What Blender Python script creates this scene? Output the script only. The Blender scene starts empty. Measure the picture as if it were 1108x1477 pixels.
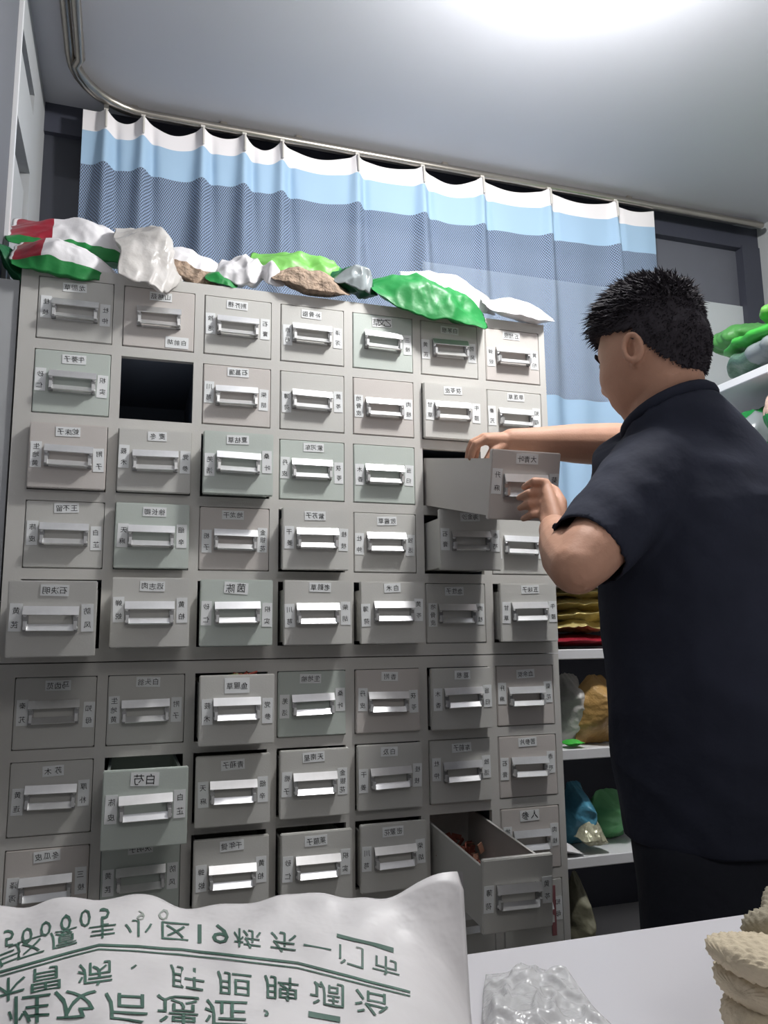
import bpy, bmesh, math, random
import numpy as np
from mathutils import Vector, Matrix, Euler, noise
random.seed(7)
S = bpy.context.scene
COL = S.collection
PI = math.pi

# ------------------------------------------------------------------ camera calibration (1108 x 1477)
CAMP = np.array([-0.3608, -1.6094, 1.1]); FPX = 1146.2
def _basis(yaw, pit, roll):
    cy, sy, cp, sp, cr, sr = math.cos(yaw), math.sin(yaw), math.cos(pit), math.sin(pit), math.cos(roll), math.sin(roll)
    fw = np.array([sy*cp, cy*cp, sp]); r0 = np.array([cy, -sy, 0]); u0 = np.cross(r0, fw)
    return cr*r0+sr*u0, -sr*r0+cr*u0, fw
CR, CU, CF = _basis(0.3119, 0.1563, -0.0118)
def ray(x, y): return CF+(x-554)/FPX*CR+(738.5-y)/FPX*CU
def atd(x, y, t): return Vector(CAMP+ray(x, y)*t)
def aty(x, y, Y):
    d = ray(x, y); return Vector(CAMP+d*(Y-CAMP[1])/d[1])
def atz(x, y, z):
    d = ray(x, y); return Vector(CAMP+d*(z-CAMP[2])/d[2])
def atx(x, y, X):
    d = ray(x, y); return Vector(CAMP+d*(X-CAMP[0])/d[0])

# ------------------------------------------------------------------ materials
def lin(c):
    return tuple((v/255/12.92 if v/255 <= .04045 else ((v/255+.055)/1.055)**2.4) for v in c)
MATS = {}
def mat(name, rgb, rough=.5, metal=0., spec=.5, bump=0., bscale=60., var=0., vscale=6., alpha=1., trans=0., stretch=(1, 1, 1), coat=0., sss=0.):
    if name in MATS: return MATS[name]
    m = bpy.data.materials.new(name); m.use_nodes = True
    nt = m.node_tree; b = nt.nodes['Principled BSDF']
    c = lin(rgb)
    b.inputs['Base Color'].default_value = (*c, 1)
    b.inputs['Roughness'].default_value = rough; b.inputs['Metallic'].default_value = metal
    b.inputs['Specular IOR Level'].default_value = spec
    b.inputs['Alpha'].default_value = alpha
    b.inputs['Transmission Weight'].default_value = trans
    b.inputs['Coat Weight'].default_value = coat
    if sss:
        b.inputs['Subsurface Weight'].default_value = sss
        b.inputs['Subsurface Radius'].default_value = (.012, .005, .003)
        b.inputs['Subsurface Scale'].default_value = .5
    tc = nt.nodes.new('ShaderNodeTexCoord'); mp = nt.nodes.new('ShaderNodeMapping')
    mp.inputs['Scale'].default_value = stretch
    nt.links.new(tc.outputs['Object'], mp.inputs['Vector'])
    if var:
        n = nt.nodes.new('ShaderNodeTexNoise'); n.inputs['Scale'].default_value = vscale; n.inputs['Detail'].default_value = 4
        nt.links.new(mp.outputs[0], n.inputs['Vector'])
        r = nt.nodes.new('ShaderNodeValToRGB')
        r.color_ramp.elements[0].position = .3; r.color_ramp.elements[1].position = .7
        r.color_ramp.elements[0].color = (*[v*(1-var) for v in c], 1); r.color_ramp.elements[1].color = (*[min(1, v*(1+var)) for v in c], 1)
        nt.links.new(n.outputs['Fac'], r.inputs[0]); nt.links.new(r.outputs[0], b.inputs['Base Color'])
    if bump:
        n = nt.nodes.new('ShaderNodeTexNoise'); n.inputs['Scale'].default_value = bscale; n.inputs['Detail'].default_value = 3
        nt.links.new(mp.outputs[0], n.inputs['Vector'])
        bp = nt.nodes.new('ShaderNodeBump'); bp.inputs['Strength'].default_value = bump; bp.inputs['Distance'].default_value = .01
        nt.links.new(n.outputs['Fac'], bp.inputs['Height']); nt.links.new(bp.outputs[0], b.inputs['Normal'])
    MATS[name] = m
    return m

PAINT = [mat('drawer_paint_grey', (204, 203, 198), .45, bump=.03, bscale=300),
         mat('drawer_paint_green_grey', (196, 204, 197), .45, bump=.03, bscale=300),
         mat('drawer_paint_warm_grey', (206, 200, 195), .45, bump=.03, bscale=300)]
M_FRAME = mat('cabinet_paint', (204, 202, 197), .45, bump=.03, bscale=300)
M_INNER = mat('cabinet_inside', (120, 128, 142), .6)
M_STEEL = mat('handle_steel', (236, 236, 236), .33, metal=.8, var=.06, vscale=40)
M_DKSTEEL = mat('handle_clip_steel', (168, 168, 168), .35, metal=.8)
M_PAPER = mat('label_paper', (238, 240, 240), .7)
M_INK = mat('label_ink', (22, 22, 24), .7)
M_CEIL = mat('ceiling_paint', (186, 187, 194), .75, var=.02, vscale=3)
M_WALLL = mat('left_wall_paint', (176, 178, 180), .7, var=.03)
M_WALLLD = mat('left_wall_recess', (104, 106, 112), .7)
M_DARK = mat('dark_slate', (64, 66, 78), .5, var=.05)
M_BACK = mat('back_wall_slate', (102, 104, 113), .45, var=.06)
M_PALE = mat('pale_panel', (196, 201, 203), .5, var=.03)
M_FLOOR = mat('floor_tile', (150, 146, 138), .35, var=.08, vscale=3)
M_WHITE = mat('white_laminate', (226, 226, 228), .4)
M_TABLE = mat('table_laminate', (208, 206, 210), .35, var=.015, vscale=4)
M_RAIL = mat('rail_steel', (168, 162, 154), .3, metal=.9, var=.1, vscale=8)
M_SKIN = mat('skin', (196, 150, 126), .55, spec=.3, var=.05, vscale=30, bump=.06, bscale=250, sss=.06)
M_HAIR = mat('hair', (54, 50, 55), .7, spec=.15)
M_SHIRT = mat('navy_shirt', (45, 48, 61), .85, spec=.2, bump=.25, bscale=30, var=.12, vscale=14)
M_TROUSER = mat('dark_trousers', (36, 38, 46), .85, spec=.2, bump=.2, bscale=40)
M_SHOE = mat('black_shoe', (25, 25, 28), .5)
M_EYE = mat('eye_dark', (30, 24, 22), .2)

# ------------------------------------------------------------------ helpers
def new_obj(name, me, parent=None, loc=None, rot=None):
    o = bpy.data.objects.new(name, me); COL.objects.link(o)
    if parent is not None: o.parent = parent
    if loc is not None: o.location = loc
    if rot is not None: o.rotation_euler = rot
    return o
def from_bm(name, bm, mats, parent=None, loc=None, rot=None, smooth=False, recalc=True):
    if recalc: bmesh.ops.recalc_face_normals(bm, faces=bm.faces)
    me = bpy.data.meshes.new(name); bm.to_mesh(me); bm.free()
    for m in (mats if isinstance(mats, (list, tuple)) else [mats]): me.materials.append(m)
    if smooth: me.polygons.foreach_set('use_smooth', [True]*len(me.polygons))
    return new_obj(name, me, parent, loc, rot)
def tag(o, label, cat, group=None, kind=None):
    o['label'] = label; o['category'] = cat
    if group: o['group'] = group
    if kind: o['kind'] = kind
    return o
def struct(o, label=None, cat=None):
    o['kind'] = 'structure'
    if label: o['label'] = label
    if cat: o['category'] = cat
    return o
def empty(name, loc=(0, 0, 0), rot=(0, 0, 0), parent=None):
    o = bpy.data.objects.new(name, None); COL.objects.link(o); o.location = loc; o.rotation_euler = rot
    o.empty_display_size = .05
    if parent is not None: o.parent = parent
    return o
def box(bm, x0, x1, y0, y1, z0, z1, mi=0, M=None):
    vs = [bm.verts.new((x, y, z)) for x in (x0, x1) for y in (y0, y1) for z in (z0, z1)]
    if M is not None:
        for v in vs: v.co = M @ v.co
    for f in ((0, 1, 3, 2), (4, 6, 7, 5), (0, 4, 5, 1), (2, 3, 7, 6), (0, 2, 6, 4), (1, 5, 7, 3)):
        bm.faces.new([vs[i] for i in f]).material_index = mi
    return vs
def tube(bm, pts, rad, n=12, caps=True, mi=0, flat=None):
    """rounded tube along a polyline; rad is a number or list; flat scales the ring's second axis"""
    pts = [Vector(p) for p in pts]
    if not isinstance(rad, (list, tuple)): rad = [rad]*len(pts)
    rings = []
    P, R = list(pts), list(rad)
    if caps:   # round ends
        d0 = (pts[0]-pts[1]).normalized(); d1 = (pts[-1]-pts[-2]).normalized()
        for k in (.35, .7, .93):
            P.insert(0, pts[0]+d0*rad[0]*k); R.insert(0, rad[0]*math.sqrt(1-k*k))
            P.append(pts[-1]+d1*rad[-1]*k); R.append(rad[-1]*math.sqrt(1-k*k))
    up = None
    for i, p in enumerate(P):
        d = (P[min(i+1, len(P)-1)]-P[max(i-1, 0)]).normalized()
        if up is None:
            up = d.orthogonal().normalized()
        up = (up-d*up.dot(d)).normalized(); s = d.cross(up)
        rings.append([bm.verts.new(p+(up*math.cos(2*PI*k/n)+s*math.sin(2*PI*k/n))*R[i]) for k in range(n)])
    for a, b in zip(rings, rings[1:]):
        for k in range(n):
            bm.faces.new((a[k], a[(k+1) % n], b[(k+1) % n], b[k])).material_index = mi
    bm.faces.new(list(reversed(rings[0]))).material_index = mi; bm.faces.new(rings[-1]).material_index = mi
    return rings
def loft(bm, rings, n=28, axis=None):
    """rings: (center, half width, half depth, axis angle); flat ends"""
    out = []
    for (c, a, b, ang) in rings:
        ca, sa = math.cos(ang), math.sin(ang); r = []
        for k in range(n):
            t = 2*PI*k/n; ct, st = math.cos(t), math.sin(t)
            e = .85
            x = a*math.copysign(abs(ct)**e, ct); y = b*math.copysign(abs(st)**e, st)
            r.append(bm.verts.new(Vector(c)+Vector((x*ca-y*sa, x*sa+y*ca, 0))))
        out.append(r)
    for p, q in zip(out, out[1:]):
        for k in range(n): bm.faces.new((p[k], p[(k+1) % n], q[(k+1) % n], q[k]))
    bm.faces.new(list(reversed(out[0]))); bm.faces.new(out[-1])
def remeshed(bm, voxel, smooth_it=4, fac=.5):
    bmesh.ops.recalc_face_normals(bm, faces=bm.faces)
    me = bpy.data.meshes.new('tmp'); bm.to_mesh(me); bm.free()
    o = bpy.data.objects.new('tmp', me); COL.objects.link(o)
    m = o.modifiers.new('r', 'REMESH'); m.mode = 'VOXEL'; m.voxel_size = voxel
    if smooth_it:
        s = o.modifiers.new('s', 'SMOOTH'); s.iterations = smooth_it; s.factor = fac
    dg = bpy.context.evaluated_depsgraph_get()
    res = bpy.data.meshes.new_from_object(o.evaluated_get(dg))
    bpy.data.objects.remove(o); bpy.data.meshes.remove(me)
    res.polygons.foreach_set('use_smooth', [True]*len(res.polygons))
    return res
def nz(p, s=1.): return noise.noise(Vector(p)*s)

# ------------------------------------------------------------------ lettering
_glyph = {}
def glyph(ch):
    if ch in _glyph: return _glyph[ch]
    c = bpy.data.curves.new('t', 'FONT'); c.body = ch; c.resolution_u = 2
    o = bpy.data.objects.new('t', c); COL.objects.link(o)
    dg = bpy.context.evaluated_depsgraph_get(); me = bpy.data.meshes.new_from_object(o.evaluated_get(dg))
    vs = np.array([v.co[:2] for v in me.vertices]); fs = [tuple(p.vertices) for p in me.polygons]
    if len(vs):
        lo, hi = vs.min(0), vs.max(0); vs = (vs-(lo+hi)/2)      # centred
        sz = hi-lo; k = .42 if ch in '、，' else max(sz.max(), 1e-6); k = 1.5 if ch in '、，' else k
        vs = vs/k                                               # longest side = 1
    _glyph[ch] = (vs, fs)
    bpy.data.objects.remove(o); bpy.data.curves.remove(c); bpy.data.meshes.remove(me)
    return _glyph[ch]
def card_mesh(w, h, text, vertical, size, jitter=0., ink=1., tilt=0.):
    """a paper card in the xz plane facing -y with mirrored lettering"""
    bm = bmesh.new()
    box(bm, -w/2, w/2, -.0006, 0, -h/2, h/2, 0)
    n = len(text)
    for i, ch in enumerate(text):
        if ch == ' ': continue
        vs, fs = glyph(ch)
        if vertical: cx, cz = 0, h*.5-(i+.5)*h/n
        else: cx, cz = -((i+.5)-n/2)*w*.9/n, 0
        cx += random.uniform(-jitter, jitter); cz += random.uniform(-jitter, jitter)
        k = size*(.7 if ch in '一' else 1)
        V = [bm.verts.new((cx-v[0]*k, -.0009, cz+v[1]*k)) for v in vs]
        for f in fs:
            try: bm.faces.new([V[j] for j in f]).material_index = 1
            except ValueError: pass
    if tilt: bmesh.ops.rotate(bm, verts=bm.verts, cent=(0, 0, 0), matrix=Matrix.Rotation(tilt, 3, 'Y'))
    me = bpy.data.meshes.new('label_card'); bm.to_mesh(me); bm.free()
    me.materials.append(M_PAPER); me.materials.append(M_INK)
    return me

# ------------------------------------------------------------------ room shell
CX0_ = -.582
XL, XR, YB, YF, ZC = -.633, 1.84, .64, -3.2, 2.6
bm = bmesh.new(); box(bm, XL-.1, XR+.1, YF, YB+.1, -.05, 0); struct(from_bm('floor', bm, M_FLOOR))
bm = bmesh.new(); box(bm, XL-.1, XR+.1, YF, YB+.1, ZC, ZC+.08); struct(from_bm('ceiling', bm, M_CEIL))
bm = bmesh.new(); box(bm, XL-.1, XR+.1, YB, YB+.1, 0, ZC); struct(from_bm('wall_back', bm, M_BACK))
bm = bmesh.new(); box(bm, XR, XR+.1, YF, YB, 0, ZC); struct(from_bm('wall_right', bm, M_WALLL))
# left wall: full panel set back, with rails, a corner post and a bright edge strip standing proud of it
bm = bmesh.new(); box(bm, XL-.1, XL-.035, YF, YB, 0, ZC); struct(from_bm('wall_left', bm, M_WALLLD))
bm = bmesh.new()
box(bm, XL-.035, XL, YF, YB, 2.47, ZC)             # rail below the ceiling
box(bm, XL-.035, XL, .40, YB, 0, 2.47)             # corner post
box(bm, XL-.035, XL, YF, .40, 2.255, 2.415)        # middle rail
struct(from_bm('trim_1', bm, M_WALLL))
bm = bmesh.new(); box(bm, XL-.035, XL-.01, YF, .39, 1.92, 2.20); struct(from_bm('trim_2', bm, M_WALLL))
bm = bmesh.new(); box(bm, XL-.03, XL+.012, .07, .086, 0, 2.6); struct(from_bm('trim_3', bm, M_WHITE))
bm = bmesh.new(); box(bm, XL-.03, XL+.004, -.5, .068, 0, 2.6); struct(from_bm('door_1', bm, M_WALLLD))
bm = bmesh.new(); box(bm, XL, XR, YB-.03, YB, 2.512, ZC); struct(from_bm('trim_4', bm, M_DARK))
bm = bmesh.new(); box(bm, 1.76, XR, YB-.035, YB, 0, 2.52); struct(from_bm('trim_5', bm, M_DARK))
bm = bmesh.new(); box(bm, .5, 1.76, YB-.012, YB, .9, 2.29); struct(from_bm('window_1', bm, M_PALE))
bm = bmesh.new(); box(bm, XL, .1, YB-.012, YB, .9, 2.512); struct(from_bm('wall_shade', bm, mat('wall_shade_dark', (62, 64, 72), .3)))  # less lit left part of the back wall, its shade painted as a dark sheet
bm = bmesh.new(); box(bm, XL, CX0_-.004, .006, .03, 0, 1.80); struct(from_bm('trim_6', bm, M_WALLL))

# ------------------------------------------------------------------ drawer cabinets
PX, PZ, DW, DH, GAP, ZR1 = .16, .1495, .1387, .1267, .03, 1.748
def cell(c, r): return (c-4)*PX, ZR1-(r-1)*PZ-(GAP if r > 5 else 0)
CX0, CX1, CD = -.582, .566, .40
def cabinet(z0, z1, rows, base):
    bm = bmesh.new()
    T = .0012
    xs = [CX0]+[v for c in range(1, 8) for v in (cell(c, 1)[0]-DW/2-T, cell(c, 1)[0]+DW/2+T)]+[CX1]
    zs = [z1]+[v for r in rows for v in (cell(1, r)[1]+DH/2+T, cell(1, r)[1]-DH/2-T)]+[z0]
    # front grid: stiles full height, rails between them
    for i in range(0, len(xs), 2): box(bm, xs[i], xs[i+1], 0, .014, z0, z1)
    for j in range(0, len(zs), 2):
        for i in range(1, len(xs)-1, 2): box(bm, xs[i], xs[i+1], 0, .014, zs[j+1], zs[j])
    # shell
    box(bm, CX0, CX0+.012, .014, CD, z0, z1); box(bm, CX1-.012, CX1, .014, CD, z0, z1)
    box(bm, CX0+.012, CX1-.012, .014, CD, z1-.012, z1); box(bm, CX0+.012, CX1-.012, .014, CD, z0, z0+.012)
    box(bm, CX0+.012, CX1-.012, CD-.008, CD, z0+.012, z1-.012, 1)
    # dividers that make the pigeonholes
    for j in range(2, len(zs)-1, 2):
        zm = (zs[j]+zs[j+1])/2; box(bm, CX0+.012, CX1-.012, .014, CD-.008, zm-.002, zm+.002, 1)
    for i in range(2, len(xs)-1, 2):
        xm = (xs[i]+xs[i+1])/2; box(bm, xm-.002, xm+.002, .014, CD-.008, z0+.012, z1-.012, 1)
    if base: box(bm, CX0+.02, CX1-.02, .03, CD, 0, z0)
    return from_bm('cabinet_body', bm, [M_FRAME, M_INNER])
ZS = 1.060
up = empty('drawer_cabinet', (0, 0, ZS)); lo = empty('drawer_cabinet', (0, 0, 0))
tag(up, 'upper grey metal herb cabinet with five rows of labelled drawers and one empty slot', 'cabinet')
tag(lo, 'lower grey metal herb cabinet under the seam, its right side drawer left hanging open', 'cabinet')
b1 = cabinet(ZS+.001, 1.836, [1, 2, 3, 4, 5], False); b1.parent = up; b1.location = (0, 0, -ZS)
b2 = cabinet(.24, ZS-.001, [6, 7, 8, 9], True); b2.parent = lo

def drawer_mesh(mi):
    bm = bmesh.new()
    vs = box(bm, -DW/2, DW/2, 0, .012, -DH/2, DH/2)
    bmesh.ops.bevel(bm, geom=[e for e in bm.edges], offset=.0016, segments=2, affect='EDGES', clamp_overlap=True)
    w, d, zt, zb, t = DW/2-.005, .365, DH/2-.019, -DH/2+.006, .0016
    box(bm, -w, -w+t, .012, d, zb, zt); box(bm, w-t, w, .012, d, zb, zt)
    box(bm, -w+t, w-t, d-t, d, zb, zt); box(bm, -w+t, w-t, .012, d, zb, zb+t)
    # folded rims
    box(bm, -w, -w+.005, .012, d, zt, zt+.002); box(bm, w-.005, w, .012, d, zt, zt+.002)
    bmesh.ops.recalc_face_normals(bm, faces=bm.faces)
    me = bpy.data.meshes.new('drawer'); bm.to_mesh(me); bm.free(); me.materials.append(PAINT[mi]); return me
DM = [drawer_mesh(i) for i in range(3)]
def handle_mesh():
    bm = bmesh.new()
    def slant(x0, x1, zc, h, yo, tilt, taper=0.):
        # a flat strip whose face leans upwards
        M = Matrix.Translation((0, -yo, zc)) @ Matrix.Rotation(tilt, 4, 'X')
        vs = box(bm, x0, x1, -.0012, .0012, -h/2, h/2, 0, M)
        return vs
    slant(-.0435, .0435, .0135, .0155, .0085, math.radians(-26))
    slant(-.037, .037, -.0145, .0135, .0105, math.radians(-40))
    for s in (-1, 1):
        x = s*.0385
        box(bm, x-.004, x+.004, -.0065, 0, -.021, .020, 1)
        box(bm, x-.0026, x+.0026, -.0165, -.0065, -.0175, -.004, 0)
        for z in (-.015, .006):
            bmesh.ops.create_uvsphere(bm, u_segments=10, v_segments=6, radius=.0034, matrix=Matrix.Translation((x+s*.001, -.0075, z)))
    box(bm, -.036, .036, -.002, 0, -.021, -.018, 0)
    bmesh.ops.recalc_face_normals(bm, faces=bm.faces)
    me = bpy.data.meshes.new('handle'); bm.to_mesh(me); bm.free()
    me.materials.append(M_STEEL); me.materials.append(M_DKSTEEL); return me
HM = handle_mesh()
HERBS = '龙胆草 山慈菇 荆芥穗 补骨脂 益智仁 白茅根 五加皮 牛蒡子 石菖蒲 茯苓皮 旱莲草 蛇床子 麦冬 夏枯草 紫河车 大青叶 丁公藤 王不留 徐长卿 地龙干 紫苏子 败酱草 海金沙 石决明 远志肉 苍耳子 老鹳草 白术 急性子 五味子 马齿苋 白头翁 鱼腥草 生地榆 香附 葛根 血余炭 苏木 山茱萸 青葙子 天南星 白及 车前子 苦参片 冬瓜皮 决明子 千年健 莱菔子 密蒙花 合欢皮 玄参片 五灵脂 槐米 胖大海 路路通 炒山楂 木蝴蝶 鸡内金 三七粉 川贝母 枸杞子 乌梅 石斛'.split()
SIDES = '桂枝 甘草 白芷 川芎 当归 黄芪 党参 杜仲 牛膝 天麻 柴胡 升麻 防风 羌活 独活 秦艽 细辛 薄荷 菊花 蝉蜕 桑叶 石膏 知母 栀子 黄芩 黄连 黄柏 丹皮 赤芍 生地黄 金银花 地骨皮 厚朴 砂仁 茯苓 泽泻 附子 干姜 肉桂 陈皮 枳实 木香 三棱 莪术'.split()
PULL = {(6, 2): .012, (1, 3): .014, (2, 3): .014, (3, 3): .045, (2, 4): .016, (4, 4): .036, (6, 4): .088, (1, 5): .165, (2, 5): .085, (3, 5): .055,
        (4, 5): .058, (5, 5): .046, (7, 5): .032, (3, 6): .085, (5, 6): .008, (6, 6): .022, (2, 7): .155, (3, 7): .048, (4, 7): .032, (5, 7): .016, (6, 7): .006,
        (3, 8): .042, (4, 8): .05, (5, 8): .034, (6, 3): .335, (6, 8): .25, (4, 6): .005}
TILT = {(6, 3): 12.5, (6, 8): 5.0, (1, 5): 4.0}
DROP = {(6, 3): -.08, (6, 8): -.025, (1, 5): -.013, (3, 3): -.003}
PCOL = {(1, 2): 1, (5, 1): 1, (4, 3): 1, (5, 3): 1, (2, 7): 1, (3, 3): 1, (2, 4): 1, (3, 5): 1, (4, 6): 1, (3, 4): 2, (5, 2): 2, (3, 2): 2, (1, 3): 2, (7, 6): 2,
        (5, 6): 2, (7, 7): 2, (7, 8): 2, (1, 8): 2, (2, 8): 1, (7, 1): 2, (2, 1): 2, (3, 7): 0, (6, 3): 2}
NOTOP = {(4, 2), (5, 2), (5, 3), (6, 8), (2, 9), (7, 4)}
hi = si = 0
DR = {}
for r in range(1, 10):
    for c in range(1, 8):
        if (c, r) == (2, 2): continue
        x, z = cell(c, r); par, zo = (up, ZS) if r <= 5 else (lo, 0)
        d = PULL.get((c, r), .0); mi = PCOL.get((c, r), 0)
        o = new_obj('drawer', DM[mi], par, (x, -d-.0012, z-zo+DROP.get((c, r), 0)), (math.radians(TILT.get((c, r), 0)), 0, 0))
        DR[c, r] = o
        if (c, r) == (6, 3): o['label'] = 'warm grey drawer tipped far out of its slot and gripped by the handle'
        elif (c, r) == (6, 8): o['label'] = 'open grey drawer pulled right out, showing herbs inside'
        elif (c, r) == (2, 7): o['label'] = 'green-grey drawer standing well out, with a handwritten label'
        elif (c, r) == (1, 5): o['label'] = 'grey drawer pulled out and sagging at the left end'
        h = new_obj('handle', HM, o, (random.uniform(-.002, .002), 0, random.uniform(-.003, .003)), (0, random.uniform(-.02, .02), 0))
        if r == 9 and c < 6: continue
        def card(me, px, pz):
            q = new_obj('label_card', me, o, (px, -.0003, pz)); return q
        if (c, r) not in NOTOP:
            t = HERBS[hi % len(HERBS)]; hi += 1
            wide = .044 if len(t) == 3 else .036
            if (c, r) in ((3, 5), (2, 7), (5, 1), (7, 8)):      # handwritten, larger
                card(card_mesh(.046, .022, {(3, 5): '茵陈', (2, 7): '白芍', (5, 1): '乙文草', (7, 8): '人参'}[c, r], False, .017, .002, tilt=random.uniform(-.08, .08)), -.002, .047)
            elif (c, r) == (3, 6): card(card_mesh(.046, .028, t, False, .012, .001), -.001, .044)
            else: card(card_mesh(wide, .0185, t, False, .0118, .0008, tilt=random.uniform(-.05, .03)), random.uniform(-.004, .004), .049+random.uniform(-.003, .002))
        if (c, r) == (2, 1): card(card_mesh(.046, .024, '白前胡', False, .011, .001), .036, -.047); continue
        for s in (-1, 1):
            if (c, r) == (5, 1) and s < 0: continue
            t = SIDES[si*7 % len(SIDES)]; si += 1
            card(card_mesh(.0195, .046 if len(t) == 2 else .05, t, True, .0112, .001, tilt=random.uniform(-.03, .03)), s*.0565+random.uniform(-.002, .002), random.uniform(-.006, .006))
# red vertical notice stuck on the frame at the bottom right
bm = bmesh.new(); box(bm, .478, .489, -.0008, 0, .40, .50, 0)
lp = from_bm('red_sticker', bm, mat('red_sticker', (150, 92, 96), .6), DR[7, 9], (-.48+.043, -.0004, -.45)); lp['label'] = 'faded red paper strip'
# dried herbs inside the open drawer, and a dried flower resting in a half open one
o = DR[6, 8]
M_HERB = mat('dried_herb', (150, 84, 70), .8, var=.35, vscale=60)
bm = bmesh.new(); rnd = random.Random(3)
for k in range(260):
    M = Matrix.Translation((rnd.uniform(-.056, .056), rnd.uniform(.03, .35), rnd.uniform(-.05, -.005)-.0)) @ Euler((rnd.uniform(0, 3), rnd.uniform(0, 3), rnd.uniform(0, 3))).to_matrix().to_4x4()
    box(bm, -.011, .011, -.006, .006, -.001, .001, rnd.randint(0, 1), M)
x, z = cell(6, 8)
hb = from_bm('herb_slices', bm, [M_HERB, mat('dried_herb_pale', (176, 130, 108), .8, var=.3, vscale=60)], None, (x, -.25, z-.025), (math.radians(5), 0, 0))
tag(hb, 'reddish brown dried herb slices heaped inside the open lower drawer', 'herbs', kind='stuff')
def dried_flower(name, px, Y, cols, label, cat, n, s):
    bm = bmesh.new(); rnd = random.Random(int(px))
    for k in range(n):
        a = rnd.uniform(0, 2*PI); l = rnd.uniform(.5, 1)*s
        p = [Vector((0, 0, 0)), Vector((math.cos(a)*l*.5, math.sin(a)*l*.3, l*.35)), Vector((math.cos(a)*l, math.sin(a)*l*.6, l*rnd.uniform(.0, .5)))]
        tube(bm, p, [.002, .005*s/.02, .002], 6, mi=rnd.randrange(len(cols)))
    b = aty(*px_(px), Y)
    return tag(from_bm(name, bm, cols, None, b, smooth=True), label, cat)
def px_(p): return p
x, z = cell(3, 6)
def flower_at(name, loc, cols, label, cat, n, s, seed):
    bm = bmesh.new(); rnd = random.Random(seed)
    for k in range(n):
        a = rnd.uniform(0, 2*PI); l = rnd.uniform(.5, 1)*s
        p = [Vector((0, 0, 0)), Vector((math.cos(a)*l*.5, math.sin(a)*l*.3, l*.4)), Vector((math.cos(a)*l, math.sin(a)*l*.6, l*rnd.uniform(.1, .8)))]
        tube(bm, p, [.002, .005*s/.02, .0018], 6, mi=rnd.randrange(len(cols)))
    return tag(from_bm(name, bm, cols, None, loc, smooth=True), label, cat)
flower_at('dried_flower', (x+.018, -.045, z+.0455), [mat('petal_ochre', (150, 122, 78), .8), mat('petal_red', (140, 60, 48), .8), mat('petal_olive', (96, 100, 62), .8)],
          'dried ochre and red flower head poking over a half open drawer', 'dried flower', 14, .032, 4)

# ------------------------------------------------------------------ bags
def plastic(name, rgb, rough=.44, alpha=1., bump=.16, bscale=40, var=.1):
    return mat(name, rgb, rough, spec=.4, bump=bump, bscale=bscale, var=var, vscale=9, alpha=alpha)
def pillow(name, L, D, H, seed, mats, facemat=None, crump=.25, taper=(0, 0), nu=64, nv=44, waist=None, lift=0., parent=None, flat=.8, rnd_c=.08):
    """a filled plastic bag: two welded sheets, crimped ends, creases; local x along L, y depth D, z height H"""
    bm = bmesh.new(); so = Vector((seed*3.17, seed*1.31, seed*.77))
    top, bot = [], []
    for i in range(nu+1):
        u = -1+2*i/nu; rt, rb = [], []
        wd = 1-(taper[0] if u < 0 else taper[1])*abs(u)**2
        if waist is not None: wd *= 1-waist[1]*math.exp(-((u-waist[0])/.14)**2)
        for j in range(nv+1):
            v = -1+2*j/nv
            eu, ev = min(1, (1-abs(u))/.88) if abs(u) < 1 else 0, min(1, (1-abs(v))/.94)
            e = (math.sin(PI/2*min(1, (1-abs(u))*1.25))**1.5*math.sin(PI/2*min(1, (1-abs(v))*1.1))**1.25)**flat
            if waist is not None: e *= 1-.6*waist[1]*math.exp(-((u-waist[0])/.14)**2)
            q = Vector((u*L*13, v*D*13, 0))+so
            rg = lambda p: 1-2.2*abs(noise.noise(p))
            w = noise.noise(q*.6)*1.0+rg(q*.9+Vector((5, 0, 0)))*.42+rg(q*2.2)*.10+noise.noise(q*4.5)*.05
            r = 1+crump*w
            x = u*L/2*(1+.05*noise.noise(Vector((v*3, seed, 0)))); y = v*D/2*wd*(1+.14*noise.noise(Vector((u*3.5, seed, 4))))
            x *= 1-rnd_c*v**4; y *= 1-rnd_c*u**4
            zw = crump*H*(.45*noise.noise(q*.6+Vector((9, 9, 9)))+.16*rg(q*1.2+Vector((2, 8, 1)))*(1-abs(u)**2))+lift*H*abs(u)**3
            rt.append((x, y, zw+H/2*e*r)); rb.append((x, y, zw-H/2*e*(1-.5*crump*w)))
        top.append(rt); bot.append(rb)
    VT = [[bm.verts.new(p) for p in row] for row in top]
    VB = [[(VT[i][j] if i in (0, nu) or j in (0, nv) else bm.verts.new(bot[i][j])) for j in range(nv+1)] for i in range(nu+1)]
    for i in range(nu):
        for j in range(nv):
            for side, G in ((0, VT), (1, VB)):
                q = [G[i][j], G[i+1][j], G[i+1][j+1], G[i][j+1]]
                f = bm.faces.new(q if side == 0 else list(reversed(q)))
                u = -1+2*(i+.5)/nu; v = -1+2*(j+.5)/nv
                f.material_index = facemat(u, v, side) if facemat else 0
    o = from_bm(name, bm, mats, parent, smooth=True, recalc=False)
    return o
def drape(o, mw, fx=None):
    """bake a world placement, then let whatever hangs past the cabinet's front edge droop"""
    me = o.data
    zt = 1.837
    for v in me.vertices:
        p = mw @ v.co
        if p.y < .0 and fx:
            k = -p.y; p.z -= fx*k*1.0; p.y = -k*(1-.35*min(1, fx))
        v.co = p
    # put the origin at the base
    mn = np.array([v.co[:] for v in me.vertices]); c = mn.mean(0); b = Vector((c[0], c[1], mn[:, 2].min()))
    for v in me.vertices: v.co -= b
    o.location = b
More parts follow.
